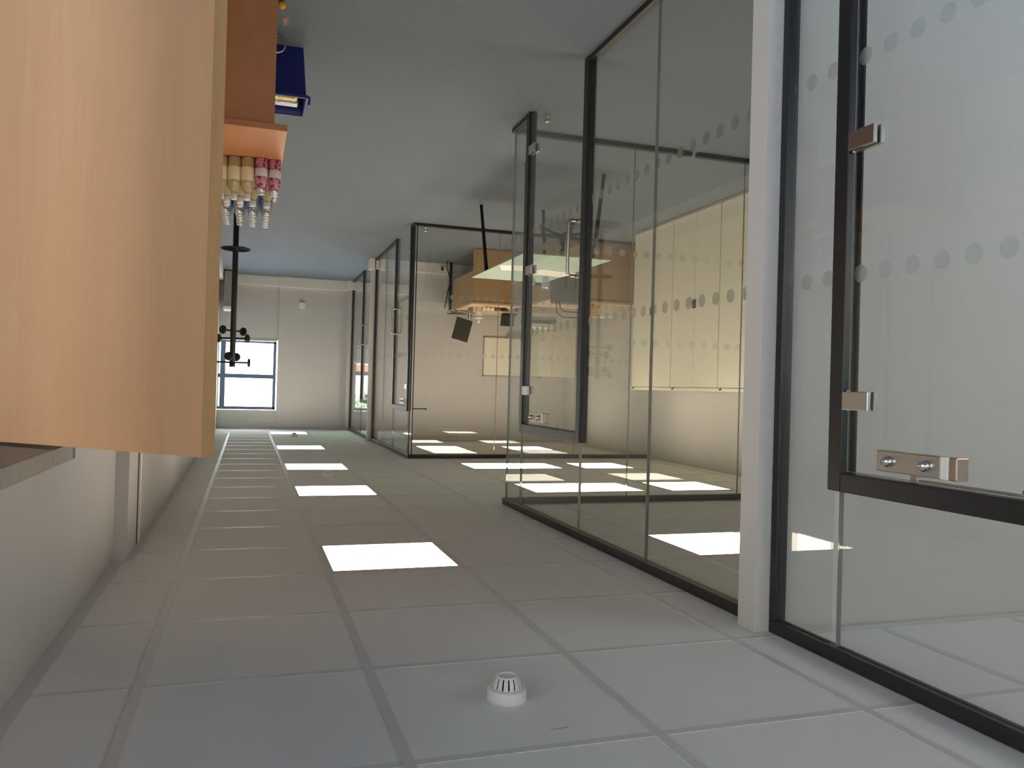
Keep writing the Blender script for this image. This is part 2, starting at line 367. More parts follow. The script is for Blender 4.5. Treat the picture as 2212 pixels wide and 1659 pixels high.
# ---------------------------------------------------------------- windows
def window(name, x0, x1, z0, z1, zt, mull, y=14.66):
    r = sempty(name)
    f = MB(); t = .05
    f.box(x0, x1, y, y+.06, z0, z0+t*.7); f.box(x0, x1, y, y+.06, z1-t, z1); f.box(x0, x0+t, y, y+.06, z0, z1); f.box(x1-t, x1, y, y+.06, z0, z1)
    f.build('window_frame', M['winframe'], r, bevel=.004)
    for a, b in mull: B(a, b, y-.005, y+.055, z0, z1).build('mullion', M['winframe'], r, bevel=.004)
    B(x0, x1, y-.004, y+.05, zt-.035, zt+.035).build('transom', M['winframe'], r, bevel=.004)
    B(x0, x1, y+.02, y+.028, z0, z1).build('pane', M['glass'], r)
    B(x0-.005, x1+.005, 14.585, y, z0-.028, z0).build('window_sill', M['offwhite'], r, bevel=.003)
    return r
window('window_1', -.468, XR2+.04, 1.125, 2.31, 1.735, [(.366, .448)])
window('window_2', -3.5, -1.80, 1.15, 2.30, 1.63, [(-2.45, -2.38)])
wn = sempty('added_window_3'); f = MB(); xa, xb = XL-.11, XL-.05  # unseen window, invented to light the near room's wall from low down
f.box(xa, xb, -1.2, 1.4, .1, .16); f.box(xa, xb, -1.2, 1.4, 1.44, 1.5); f.box(xa, xb, -1.2, -1.14, .1, 1.5); f.box(xa, xb, 1.34, 1.4, .1, 1.5)
f.build('window_frame', M['winframe'], wn); B(xa, xb, .07, .13, .1, 1.5).build('mullion', M['winframe'], wn)
B(XL-.085, XL-.075, -1.2, 1.4, .1, 1.5).build('pane', M['glass'], wn)
wn = sempty('added_window_4'); f = MB()  # invented window behind the camera, lets daylight in
f.box(-1.85, .35, -4.11, -4.05, .65, .71); f.box(-1.85, .35, -4.11, -4.05, 2.19, 2.25); f.box(-1.85, -1.79, -4.11, -4.05, .65, 2.25); f.box(.29, .35, -4.11, -4.05, .65, 2.25)
f.build('window_frame', M['winframe'], wn); B(-.78, -.72, -4.11, -4.05, .65, 2.25).build('mullion', M['winframe'], wn)
B(-1.85, .35, -4.085, -4.077, .65, 2.25).build('pane', M['glass'], wn)

# ================================================================ GLAZED PARTITIONS
def side_screen(label, y0, y1, panes, joints, tracks, posts, dots, gap):
    """screen along the corridor (x = GX). panes/joints/tracks in y ; gap = door zone (ya, yb)"""
    r = thing('glass_partition', label, 'glass partition', (GX, y0, 0))
    L = (0, -y0)
    def bx(xa, xb, ya, yb, za, zb): return B(xa, xb, ya-y0, yb-y0, za, zb)
    bx(-.045, 0, y0, y1, H-.045, H-.001).build('head_track', M['black'], r, bevel=.003)
    for a, b in tracks: bx(-.045, 0, a, b, 0, .03).build('floor_track', M['black'], r, bevel=.003)
    for a, b in posts: bx(-.045, 0, a, b, .03, H-.045).build('post', M['black'], r, bevel=.003)
    for a, b, za in panes: bx(-.029, -.017, a+.003, b-.003, za, H-.045).build('glass_pane', M['glass'], r)
    for yj, za in joints: bx(-.030, -.016, yj-.002, yj+.002, za, H-.045).build('glass_joint', M['edge'], r)
    for z in (.787, 1.450):
        d = MB()
        for yd in dots: d.lathe([(.0265, 0), (.0265, .0006)], (-.0298, yd*1.0172-y0, z), 24, 'X', False)
        d.build('dot_row', M['dot'], r)
    return r
def front_screen(label, yf, x0, x1, joints, tracks, dots):
    r = thing('glass_partition', label, 'glass partition', (x1, yf, 0))
    def bx(xa, xb, ya, yb, za, zb): return B(xa-x1, xb-x1, ya, yb, za, zb)
    bx(x0, x1-.047, 0, .045, H-.045, H-.001).build('head_track', M['black'], r, bevel=.003)
    for a, b in tracks: bx(a, b, 0, .045, 0, .034).build('floor_track', M['black'], r, bevel=.003)
    xs = [x0]+sorted(joints)+[x1-.032]
    for a, b in zip(xs, xs[1:]): bx(a+.003, b-.003, .016, .028, .034, H-.045).build('glass_pane', M['glass'], r)
    for xj in joints: bx(xj-.002, xj+.002, .015, .029, .034, H-.045).build('glass_joint', M['edge'], r)
    for z in (.81, 1.462):
        d = MB()
        for xd in dots: d.lathe([(.0265, 0), (.0265, .0006)], (xd-x1, .0145, z), 24, 'Y', False)
        d.build('dot_row', M['dot'], r)
    return r
DH = 2.115                               # top of the door frames
rng = lambda a, b, s: [a+s*i for i in range(int((b-a)/s)+1)]
side_screen('long black-framed glass screen of the nearest room, with two rows of frosted dots', -3.9, 2.35,
            [(2.07, 2.32, .03), (1.045, 2.035, DH), (-1.2, 1.045, .03), (-3.9, -1.2, .03)], [(2.035, DH), (1.045, DH), (-1.2, .03)],
            [(2.07, 2.35), (-3.9, 1.045)], [(2.318, 2.35)], [2.294, 2.194, 2.092] + rng(-.95, 1.0, .0985), None)
p1 = side_screen('glass screen of the middle room facing the corridor, with a D-handled door', 2.452, 5.40,
            [(2.455, 3.29, .03), (3.29, 4.045, .03), (4.075, 5.06, DH), (5.07, 5.37, .03)], [(3.29, .03), (4.075, DH), (5.065, DH), (5.372, .03)],
            [(2.452, 4.045), (5.07, 5.40)], [], rng(2.53, 4.0, .1007)+[5.13, 5.23, 5.33], None)
front_screen('frameless glass end screen of the middle room, facing the glass table', 5.36, XL, GX, [-2.675, -3.62, -4.2],
            [(XL, -3.19), (-3.145, GX-.047)], rng(-4.6, -1.85, .1007))
p2 = side_screen('glass screen of the desk room facing the corridor, holding the second D-handled door', 8.90, 11.72,
            [(8.955, 9.03, .03), (9.05, 10.04, DH), (10.05, 10.85, .03), (10.85, 11.70, .03)], [(10.85, .03), (10.045, DH), (9.045, DH)],
            [(8.90, 9.03), (10.05, 11.72)], [(11.70, 11.72)], rng(10.15, 11.65, .1007), None)
cpm = MB(); cpm.box(-.012, 0, 0, .012, .03, H-.045); cpm.box(-.047, -.037, 0, .012, .03, H-.045); cpm.build('corner_post', M['black'], p2)
front_screen('glass front of the desk room, facing back toward the glass table', 8.90, XL, GX, [-2.735, -3.72],
            [(XL, GX-.047)], rng(-4.6, -1.85, .1007))
side_screen('farthest and smallest glass screen, by the end wall', 11.82, 14.42,
            [(11.84, 12.0, .03), (12.0, 13.0, DH), (13.05, 14.40, .03)], [(13.03, DH)],
            [(11.82, 12.0), (13.03, 14.42)], [(11.82, 11.84), (14.40, 14.42)], rng(13.15, 14.3, .1007), None)

# ---------------------------------------------------------------- glass doors
def hinge(r, y, z, s):      # glass clamp hinge; s=+1 leaf runs to +y
    a, b = (y, y+s*.105)
    h = MB(); h.box(-.009, .005, a, b, z-.028, z+.028); h.box(-.036, -.021, a, b, z-.028, z+.028); h.box(-.024, -.007, a, a+s*.03, z-.024, z+.024)
    h.cyl((-.015, y+s*.004, z-.033), .006, .066, 12)
    return h.build('hinge', M['steel'], r, bevel=.002)
def dhandle(r, y, zc, h=.155, sides=(1, -1)):
    for sd in sides:
        x0 = -.015; pr = .060; pts = []
        xb = x0+sd*pr; rr = .022
        pts.append((x0+sd*.006, y, zc-h))
        for k in range(7):
            a = -PI/2+PI/2*k/6; pts.append((xb-sd*rr+sd*rr*math.cos(a), y, zc-h+rr+rr*math.sin(a)))
        for k in range(7):
            a = PI/2*k/6; pts.append((xb-sd*rr+sd*rr*math.cos(a), y, zc+h-rr+rr*math.sin(a)))
        pts.append((x0+sd*.006, y, zc+h))
        m = MB().tube(pts, .0095, 12)
        for q in (-h, h): m.cyl((x0+sd*.006-(.002 if sd > 0 else -.002+.004), y, zc+q), .014, .004, 16, 'X')
        m.build('door_handle', M['steel'], r)
def glass_door(name, ya, yb, hinge_far, label, depth=.047, dots=()):
    """black frame outer ya..yb on the corridor line; leaf hung at the far (hinge_far) or near jamb"""
    r = sempty(name, (GX, 0, 0)); t = .057
    B(-depth, .004, ya, ya+t, 0, DH).build('jamb', M['black'], r, bevel=.003)
    B(-depth, .004, yb-t, yb, 0, DH).build('jamb', M['black'], r, bevel=.003)
    B(-depth, .004, ya+t, yb-t, DH-t, DH).build('door_head', M['black'], r, bevel=.003)
    sp = MB(); sp.box(-.046, -.040, ya+t-.002, ya+t+.010, .01, DH-t); sp.box(-.046, -.040, yb-t-.010, yb-t+.002, .01, DH-t)
    sp.build('door_seal', M['dark'], r)
    leaf = B(-.020, -.010, ya+t+.012, yb-t-.012, .01, DH-t-.006).build('door_leaf', M['glass'], r)
    lb = MB(); e = .0015
    for y in (ya+t+.012, yb-t-.012): lb.box(-.0125, -.0097, y-.001, y+.001, .01, DH-t-.006)
    lb.box(-.0205, -.0095, ya+t+.012, yb-t-.012, DH-t-.0075, DH-t-.0055)
    lb.build('leaf_edge', M['edge'], leaf)
    for z in (.805, 1.457):
        d = MB()
        for yd in dots: d.lathe([(.0265, 0), (.0265, .0006)], (-.0095, yd*1.005, z), 24, 'X', False)
        d.build('dot_row', M['dot'], leaf)
    yh, s = (yb-t, -1) if hinge_far else (ya+t, 1)
    for z in (.26, 1.052, 1.838): hinge(r, yh, z, s)
    # overhead closer plate clamped on the leaf top
    c0 = yh+s*.145; c = B(-.038, .003, c0, c0+s*.225, 1.975, 2.035).build('door_closer', M['steel'], r, bevel=.003)
    B(-.040, .005, c0+s*.225, c0+s*.250, 1.975, 2.035).build('closer_cap', M['white'], c, bevel=.003)
    B(-.038, .003, c0+s*.250, c0+s*.275, 1.975, 2.035).build('closer_end', M['copper_refl'], c, bevel=.003)  # end block coloured like the copper reflection on it
    pin = MB()
    for q in (.045, .175): pin.lathe([(.015, 0), (.015, .010), (.009, .018), (0, .020)], (.003, c0+s*q, 2.005), 20, 'X')
    pin.build('closer_bolt', M['chrome'], c)
    am = MB(); am.obox((-.03, c0+s*.28, 2.049), (.012, .34, .006), 0); am.box(-.04, -.02, c0+s*.44, c0+s*.46, 2.036, 2.052); am.box(-.038, -.022, c0+s*.10, c0+s*.125, 2.028, 2.056)
    am.build('closer_arm', M['steel'], c)
    dhandle(r, (ya+t+.07) if hinge_far else (yb-t-.07), 1.035)
    return r
glass_door('door_1', 1.02, 2.07, True, '', dots=[1.954-.0985*i for i in range(8)])
glass_door('door_2', 4.045, 5.07, True, '', dots=[4.16+.1007*i for i in range(9)])
glass_door('door_3', 9.03, 10.05, False, '', dots=[9.13+.1007*i for i in range(9)])
glass_door('door_4', 12.00, 13.03, False, '')
for (x, y, lb) in ((-1.85, 5.05, 'small chrome door stop on the carpet just inside the middle room'), (-1.90, 9.13, 'small chrome door stop on the carpet just inside the desk room')):
    o = MB().lathe([(.022, 0), (.022, .006), (.014, .010), (.013, .03), (.019, .034), (.019, .046), (0, .048)], (0, 0, 0), 20).build('door_stop', M['chrome'], None, loc=(x, y, 0))
    tag(o, lb, 'door stop')

# ---------------------------------------------------------------- the open beech door at right
d5 = sempty('door_5', (0.800, 2.949, 0))
Lx, Ly = .110-.800, 2.324-2.949; wd = math.hypot(Lx, Ly); ang = math.atan2(Ly, Lx)
# local frame: x from hinge to leading edge, leaf thickness on the +y' side away from the camera
d5.rotation_euler = (0, 0, ang)
leaf = B(0, wd-.004, -.043, -.0006, .006, 2.038).build('door_leaf', M['beech'], d5)
B(wd-.004, wd, -.044, 0, .006, 2.040).build('door_lipping', M['beech_edge'], d5, bevel=.001)
tl = MB().tube([(wd-.10, .012, 1.02), (wd-.06, .048, 1.02), (wd-.06, .05, 1.02), (wd-.19, .052, 1.02)], .0095, 12)
hz = MB()
for z in (.22, 1.0, 1.80): hz.cyl((.0, -.010, z-.05), .008, .10, 14)
hz.build('hinge', M['steel'], d5)
# door lining in the reveal
fr = MB(); fr.box(XR+.001, XR+.32, 1.93, 1.965, 0, 2.05); fr.box(XR+.001, XR+.32, 2.98, 3.02, 0, 2.05); fr.box(XR+.001, XR+.32, 1.965, 2.98, 2.05, 2.10)
struct(fr.build('trim_8', M['joinery']))

# ---------------------------------------------------------------- exterior beyond the end windows
struct(B(-40, 40, 14.76, 90, -.6, -.5).build('ground', M['paving']))
struct(B(-40, 40, -60, 14.75, -.6, -.5).build('ground_unseen', M['yard']))  # unseen ground, added to shape the bounce into the near rooms
lawn = B(-14, -3.2, 17, 27, -.5, -.47).build('lawn', M['grass']); tag(lawn, 'green lawn outside the far small room window', 'lawn')
bd = thing('brick_building', 'red brick building seen through the window of the farthest room', 'building', (-7.9, 34, -.5))
wb2 = MB(); wb2.box(-8, 6.2, 0, 8, 0, 1.9); wb2.build('brick_wall', M['brick'], bd)
rf = MB(); rf.add([(-8.4,-.4,1.9),(6.6,-.4,1.9),(6.6,8.4,1.9),(-8.4,8.4,1.9),(-8.4,4,2.9),(6.6,4,2.9)], [(0,1,5,4),(2,3,4,5),(1,2,5),(3,0,4),(3,2,1,0)]); rf.build('roof', M['roof'], bd)
for x in (-6.2, -3.2, -.2, 2.8):
    wf = B(x, x+1.2, -.03, .05, .7, 1.5).build('window', M['render'], bd); q = MB(); q.box(x+.08, x+.57, -.045, -.02, .76, 1.44); q.box(x+.63, x+1.12, -.045, -.02, .76, 1.44); q.build('pane', M['screen'], wf)
bd = thing('white_building', 'pale rendered house across the way, seen through the end window', 'building', (7.5, 46, -.5))
MB().box(-9, 7, 0, 8, 0, 4.3).build('rendered_wall', M['render'], bd)
rf = MB(); rf.add([(-9.3,-.3,4.3),(7.3,-.3,4.3),(7.3,8.3,4.3),(-9.3,8.3,4.3),(-9.3,4,6.0),(7.3,4,6.0)], [(0,1,5,4),(2,3,4,5),(1,2,5),(3,0,4),(3,2,1,0)]); rf.build('roof', M['render'], bd)
for x in (-3.4, .3, 3.4): B(x, x+.9, -.03, .05, 1.6, 2.7).build('window', M['alu'], bd)
tr = thing('broadleaf_tree', 'leafy green tree outside the window of the farthest room', 'tree', (-4.3, 28.5, -.5))
tm = MB().tube([(0,0,0), (.05,.02,1.2), (.0,.05,2.4), (.1,0,3.4)], [.16, .13, .10, .05], 10); tm.build('trunk', M['bark'], tr)
lf = MB()
for i in range(2600):
    a = random.uniform(0, 2*PI); ph = math.acos(random.uniform(-1, 1)); rr = random.random()**.4*1.9
    c = Vector((rr*math.sin(ph)*math.cos(a), rr*math.sin(ph)*math.sin(a), 4.2+.85*rr*math.cos(ph)))
    u = Vector((random.gauss(0,1), random.gauss(0,1), random.gauss(0,1))).normalized(); v = u.orthogonal().normalized(); s = random.uniform(.06, .12)
    lf.add([c-u*s, c+v*s*.5, c+u*s, c-v*s*.5], [(0,1,2,3)])
lf.build('foliage', M['leaf'], tr)

# ================================================================ CEILING FITTINGS
def light_panel(label, grp=None):
    t = thing('ceiling_light', label, 'ceiling light', (0, 0, H), 0, grp)
    f = MB()
    for a in ((-.286, .286, -.286, -.276), (-.286, .286, .276, .286), (-.286, -.276, -.276, .276), (.276, .286, -.276, .276)): f.box(a[0], a[1], a[2], a[3], -.004, .004)
    f.build('frame', M['tbar'], t)
    MB().add([(-.276,-.276,-.002),(.276,-.276,-.002),(.276,.276,-.002),(-.276,.276,-.002)], [(0,3,2,1)]).build('diffuser', M['panel'], t)
    return t
lp = light_panel('largest glowing square ceiling light, nearest in the corridor row', None)
corr = -.651
lp.location = (corr, 3.809, H)
for y, lb in ((6.209, 'second nearest square ceiling light of the corridor row'), (8.009, 'corridor ceiling light just beyond the second smoke detector'),
              (10.409, 'corridor ceiling light level with the desk room door'), (13.409, 'farthest and smallest corridor ceiling light, before the end wall')):
    dup(lp, (corr, y, H), 0, lb)
dup(lp, (-2.451, 3.809, H), 0, 'ceiling light in the middle room, seen through glass beside the white column')
dup(lp, (-3.651, 3.809, H), 0, 'ceiling light deeper in the middle room, away from the corridor')
for x, y, lb in ((-2.451, 6.209, 'large ceiling light above the glass table, nearer the corridor'), (-3.651, 6.209, 'large ceiling light above the cream cupboards'),
                 (-2.451, 8.009, 'ceiling light in front of the desk room, nearer the corridor'), (-3.651, 8.009, 'ceiling light in front of the desk room, nearer the cupboards'),
                 (-2.451, 10.409, 'ceiling light inside the desk room, nearer the corridor'), (-3.651, 10.409, 'ceiling light inside the desk room, toward the outer wall'),
                 (-2.451, 13.409, 'ceiling light inside the farthest small room')):
    dup(lp, (x, y, H), 0, lb)

def detector(label, loc):
    t = thing('smoke_detector', label, 'smoke detector', loc)
    MB().lathe([(.052, .004), (.0525, -.006), (.0515, -.026), (.049, -.0295), (.040, -.031), (0, -.031)], (0,0,0), 48).build('base', M['white'], t)
    ch = MB(); ch.lathe([(.0300, -.0305), (.0270, -.055), (.0215, -.0585), (.0205, -.056), (0, -.055)], (0,0,0), 40)
    ch.build('chamber', M['dark'], t)
    n = 14; vv = MB()
    for i in range(n):
        a0, a1 = 2*PI*i/n, 2*PI*(i+.72)/n; prof = [(.0385, -.0305), (.0330, -.052), (.0290, -.0585)]
        k = 4; vs = []; 
        for r, z in prof:
            for dr in (0, -.003):
                for j in range(k+1):
                    a = a0+(a1-a0)*j/k; vs.append(((r+dr)*math.cos(a), (r+dr)*math.sin(a), z))
        w_ = k+1; fs = []
        for p in range(2):
            for j in range(k):
                o_, o2 = p*2*w_, (p+1)*2*w_
                fs.append((o_+j, o_+j+1, o2+j+1, o2+j)); fs.append((o_+w_+j, o2+w_+j, o2+w_+j+1, o_+w_+j+1))
            for j in (0, k): fs.append((p*2*w_+j, (p+1)*2*w_+j, (p+1)*2*w_+w_+j, p*2*w_+w_+j))
        vv.add(vs, fs)
    vv.lathe([(.0300, -.0583), (.0290, -.0615), (.0225, -.0625), (.0215, -.060), (.0215, -.0585)], (0,0,0), 40)
    vv.build('louvre', M['white'], t)
    return t
sd = detector('white smoke detector on the near ceiling tile, the largest one', (-.665, 2.0, H))
dup(sd, (-.682, 7.13, H), 0, 'small white smoke detector between two corridor ceiling lights')
dup(sd, (-.689, 12.5, H), 0, 'tiny smoke detector beside the farthest corridor ceiling light')

# ================================================================ CORRIDOR OBJECTS
# wooden table against the right wall, behind the open door
TB = thing('wooden_table', 'reddish wooden table with panel end, bottles standing on its top', 'table', (.17, 4.28, 0))
B(-.303, .305, -.68, .68, .722, .75).build('table_top', M['cherry'], TB, bevel=.002)
B(-.25, .305, -.63, -.605, 0, .722).build('end_panel', M['cherry'], TB, bevel=.001)
B(-.25, .305, .605, .63, 0, .722).build('end_panel', M['cherry'], TB, bevel=.001)
B(.26, .285, -.605, .605, .15, .722).build('back_panel', M['cherry'], TB)

def bottle(name, label, body, cap, lab, h=.205, r=.030, group=None, l0=.24, l1=.55):
    t = thing(name, label, 'bottle', (0,0,0), 0, group)
    pr = [(r*.82, 0), (r, .006), (r, h*.60), (r*.93, h*.68), (r*.62, h*.80), (r*.40, h*.86), (r*.36, h*.90)]
    MB().lathe(pr, (0,0,0), 24).build('bottle_body', body, t)
    cp = MB(); cp.lathe([(r*.50, h*.895), (r*.52, h*.90), (r*.52, h*.985), (r*.46, h)], (0,0,0), 20); cp.lathe([(r*.44, h*.868), (r*.58, h*.872), (r*.58, h*.882), (r*.44, h*.888)], (0,0,0), 20)
    cp.build('bottle_cap', cap, t)
    MB().lathe([(r+.0004, h*l0), (r+.0006, h*l0+.001), (r+.0006, h*l1-.001), (r+.0004, h*l1)], (0,0,0), 24).build('bottle_label', lab, t)
    return t
by = bottle('drink_bottle', '', M['yellow_drink'], M['cap'], M['cream_label'])
bw = bottle('water_bottle', '', M['water'], M['chrome'], M['blue_label'], h=.225, r=.031, l0=.34, l1=.60)
bp_ = thing('drink_bottle', '', 'bottle')
MB().lathe([(.026, 0), (.0290, .005), (.0290, .118), (.026, .130), (.0175, .140), (.0165, .146)], (0,0,0), 24).build('bottle_body', M['pink_label'], bp_)
MB().lathe([(.0185, .143), (.0190, .147), (.0190, .158), (.017, .161)], (0,0,0), 20).build('bottle_cap', M['chrome'], bp_)
q = MB(); q.lathe([(.0293, .050), (.0296, .051), (.0296, .088), (.0293, .089)], (0,0,0), 24); q.build('bottle_label', M['white_label'], bp_)
TZ = .7502
yl = [(.087, 4.11, 'pale yellow bottle with cream label in the front row, nearest the door edge'), (.027, 4.10, 'pale yellow bottle with cream label, beside the pink bottles'),
      (.148, 4.12, 'pale yellow bottle mostly hidden by the open door edge')]
for i, (x, y, lb) in enumerate(yl):
    if i == 0: by.location = (x, y, TZ); by['label'] = lb; by.rotation_euler = (0,0,.3)
    else: dup(by, (x, y, TZ), .3*i, lb)
pk = [(-.036, 4.09, 'pink patterned bottle in the front row, next to the yellow bottles'), (-.099, 4.10, 'pink patterned bottle at the outer front corner of the table'),
      (-.036, 4.155, 'pink patterned bottle right behind another pink one in the second row'), (-.099, 4.165, 'second pink patterned bottle along the outer table edge')]
for i, (x, y, lb) in enumerate(pk):
    if i == 0: bp_.location = (x, y, TZ); bp_['label'] = lb; bp_.rotation_euler = (0,0,1)
    else: dup(bp_, (x, y, TZ), 1.3*i, lb)
mid = [(.122, 4.19), (.060, 4.185), (.00, 4.235), (-.068, 4.245), (.122, 4.26), (.060, 4.26)]
for i, (x, y) in enumerate(mid): dup(by, (x, y, TZ), .7*i, 'pale yellow bottle in the rows behind the front ones', 'yellow bottles behind the front row')
n = 0
for j in range(6):
    for i in range(4):
        x = .132-.067*i+random.uniform(-.0015, .0015); y = 4.335+.068*j+random.uniform(-.0015, .0015)
        if n == 0: bw.location = (x, y, TZ); bw['label'] = 'clear water bottle with blue label standing at the back of the table'; bw['group'] = 'water bottles on the table'
        else: dup(bw, (x, y, TZ), random.uniform(0, 6), 'clear water bottle with blue label standing at the back of the table', 'water bottles on the table')
        n += 1
o = B(-.035, .035, -.045, .045, 0, .035).build('card_box', M['pinkpaper'], None, bevel=.002, loc=(-.093, 4.83, TZ)); tag(o, 'small pale pink box at the outer edge of the table behind the bottles', 'box')

# blue recycling box on the carpet
bx_ = thing('recycling_box', 'dark blue plastic recycling box on the carpet beside the wooden table', 'box', (-.125, 4.66, 0))
def tub(t0, t1, b0, b1, z0, z1, th):
    (ax, ay), (cx_, cy_) = t0, b0
    o_ = [(-cx_,-cy_,z0),(cx_,-cy_,z0),(cx_,cy_,z0),(-cx_,cy_,z0),(-ax,-ay,z1),(ax,-ay,z1),(ax,ay,z1),(-ax,ay,z1)]
    i_ = [(-cx_+th,-cy_+th,z0+th),(cx_-th,-cy_+th,z0+th),(cx_-th,cy_-th,z0+th),(-cx_+th,cy_-th,z0+th),(-ax+th,-ay+th,z1),(ax-th,-ay+th,z1),(ax-th,ay-th,z1),(-ax+th,ay-th,z1)]
    return MB().add(o_+i_, [(0,3,2,1),(0,1,5,4),(1,2,6,5),(2,3,7,6),(3,0,4,7),(8,9,10,11),(8,12,13,9),(9,13,14,10),(10,14,15,11),(11,15,12,8),(4,5,13,12),(5,6,14,13),(6,7,15,14),(7,4,12,15)])
tub((.135, .155), None, (.115, .115), None, 0, .285, .004).build('tub', M['blue'], bx_, bevel=.003)
rm = MB(); 
for a in ((-.148, .148, -.168, -.153), (-.148, .148, .153, .168), (-.148, -.133, -.153, .153), (.133, .148, -.153, .153)): rm.box(*a, .272, .29)
rm.build('rim', M['blue'], bx_, bevel=.003)
B(-.165, -.148, -.04, .04, .235, .282).build('handle', M['blue'], bx_, bevel=.003)
o = B(-.10, .10, -.015, .018, 0, .24).build('carton', M['paper'], None, bevel=.002, loc=(-.125, 4.738, .02)); tag(o, 'cream carton standing inside the blue recycling box', 'carton')
o = B(-.10, .10, -.03, .03, 0, .255).build('foil_bag', M['foil'], None, bevel=.008, loc=(-.125, 4.685, .02)); tag(o, 'crumpled silvery white bag inside the blue recycling box', 'bag')
o = B(-.10, .10, -.03, .03, 0, .25).build('foil_bag', M['gold'], None, bevel=.01, loc=(-.120, 4.61, .02)); tag(o, 'gold foil bag inside the blue recycling box', 'bag')
# small litter beside the panel
o = MB().lathe([(0, -.018), (.009, -.016), (.017, -.008), (.018, 0), (.016, .009), (.008, .016), (0, .018)], (0,0,0), 20).build('plastic_ball', M['orange'], None, loc=(-.108, 4.03, .018)); tag(o, 'small bright orange object on the carpet beside the table panel', 'ball')
cl = MB(); cl.add([(0,0,0),(-.03,.006,.0),(-.034,.02,.018),(-.01,.03,.03),(0,0,.003),(-.03,.006,.003),(-.034,.02,.021),(-.01,.03,.033)], [(0,1,2,3),(7,6,5,4),(0,4,5,1),(1,5,6,2),(2,6,7,3),(3,7,4,0)])
o = cl.build('cardboard_scrap', M['card'], None, loc=(-.115, 4.20, .0005)); tag(o, 'torn brown cardboard scrap on the carpet beside the table', 'cardboard')
pts = [(.045*math.cos(a), .0, .05+.045*math.sin(a)) for a in [2*PI*i/28 for i in range(28)]]
o = MB().tube(pts, .005, 8, True).build('wire_ring', M['steel'], None, loc=(-.095, 4.42, 0)); tag(o, 'grey metal ring standing in front of the blue recycling box', 'ring')

# coat stand
cs = thing('coat_stand', 'black coat stand with round knob pegs, standing in front of the end window', 'coat stand', (.141, 8.07, 0))
MB().lathe([(.19, 0), (.19, .012), (.17, .02), (.03, .028), (0, .028)], (0,0,0), 48).build('base_plate', M['dark'], cs)
MB().cyl((0,0,.02), .026, 1.655, 24).build('pole', M['dark'], cs)
MB().lathe([(.034, 0), (.026, .012), (.03, .03), (0, .03)], (0,0,1.665), 20).build('finial', M['dark'], cs)
rg = MB().tube([(.13*math.cos(a), .13*math.sin(a), .578) for a in [2*PI*i/40 for i in range(40)]], .008, 8, True)
rg.tube([(-.125, 0, .578), (.125, 0, .578)], .006, 8)
rg.build('umbrella_ring', M['dark'], cs)
MB().lathe([(.065, .570), (.123, .568), (.123, .575), (.065, .573)], (0,0,0), 40).build('ring_tray', M['chrome'], cs)
def peg(a, z, L):
    d = Vector((math.cos(a), math.sin(a), 0)); p = MB().tube([d*.02+Vector((0,0,z)), d*L+Vector((0,0,z))], .0085, 10)
    R = Matrix.Rotation(a, 3, 'Z') @ Matrix.Rotation(PI/2, 3, 'Y'); q = MB().lathe([(0, -.014), (.032, -.012), (.041, -.004), (.041, .004), (.032, .012), (0, .014)], (0,0,0), 24)
    p.add([R @ Vector(v) + d*L + Vector((0,0,z)) for v in q.v], q.f, True); p.build('coat_peg', M['dark'], cs)
for a in (-.86, 2.28): peg(a, 1.352, .137)
for a in (.47, -2.67): peg(a, 1.425, .145)
for a in (-1.33, 1.81): peg(a, 1.598, .13)
for a in (.05, 3.19): peg(a, 1.652, .15)

# low cabinet with pale top at the end wall
lc = thing('low_cabinet', 'low dark grey cabinet with bright pale top, below the end window', 'cabinet', (.45, 14.25, 0))
lc.location.x = .345
B(-.06, .06, -.22, .24, .02, .60).build('cabinet_body', mat('grey_laminate', (.30, .28, .27), .5), lc, bevel=.003)
B(-.065, .065, -.235, .25, .60, .655).build('cabinet_top', M['white'], lc, bevel=.004)
sk = thing('wall_socket', 'small square white socket box low on the end wall', 'socket', (-.873, 14.56, .47))
B(-.048, .048, -.035, 0, -.048, .048).build('back_box', M['white'], sk, bevel=.004)
q = MB(); q.box(-.030, -.008, -.038, -.035, -.012, .018); q.box(.008, .030, -.038, -.035, -.012, .018); q.build('switch', M['offwhite'], sk)

# ================================================================ OPEN AREA: glass table, chair, cupboards
gt = thing('glass_table', 'pale green glass table on splayed black legs, papers on top', 'table', (-2.455, 6.89, 0))
B(-.38, .38, -.79, .79, .735, .745).build('table_top', M['tableglass'], gt, bevel=.002)
for lx, ly, fx, fy in ((.30, .55, .28, .88), (.30, -.60, .36, -.72), (-.30, -.60, -.355, -.66), (-.30, .55, -.36, .82)):
    lg = MB().tube([(fx, fy, .004), (lx, ly, .733)], [.015, .019], 14); lg.cyl((fx, fy, 0), .02, .006, 14); lg.build('leg', M['dark'], gt)
fr = MB(); fr.tube([(.30, .55, .725), (-.30, -.60, .725)], .012, 10); fr.tube([(.30, -.60, .725), (-.30, .55, .725)], .012, 10); fr.build('cross_frame', M['dark'], gt)
TG = .7452
o = MB().obox((0,0,.0005), (.21, .297, .001), 0).build('paper_sheet', M['paper'], None, loc=(-2.23, 6.88, TG)); o.rotation_euler = (0,0,.35); tag(o, 'white printed sheet on the glass table, at its corridor side', 'paper')
o = MB().obox((0,0,.004), (.42, .297, .008), 0).build('open_magazine', M['paper'], None, bevel=.002, loc=(-2.64, 6.98, TG)); o.rotation_euler = (0,0,-.25); tag(o, 'open cream paper booklet in the middle of the glass table', 'booklet')
q = MB().lathe([(.030, 0), (.034, .002), (.037, .125), (.0355, .125), (.032, .006), (0, .006)], (0,0,0), 28); o = q.build('glass_tumbler', M['water'], None, loc=(-2.70, 7.28, TG)); tag(o, 'tall clear tumbler on the far side of the glass table', 'glass')
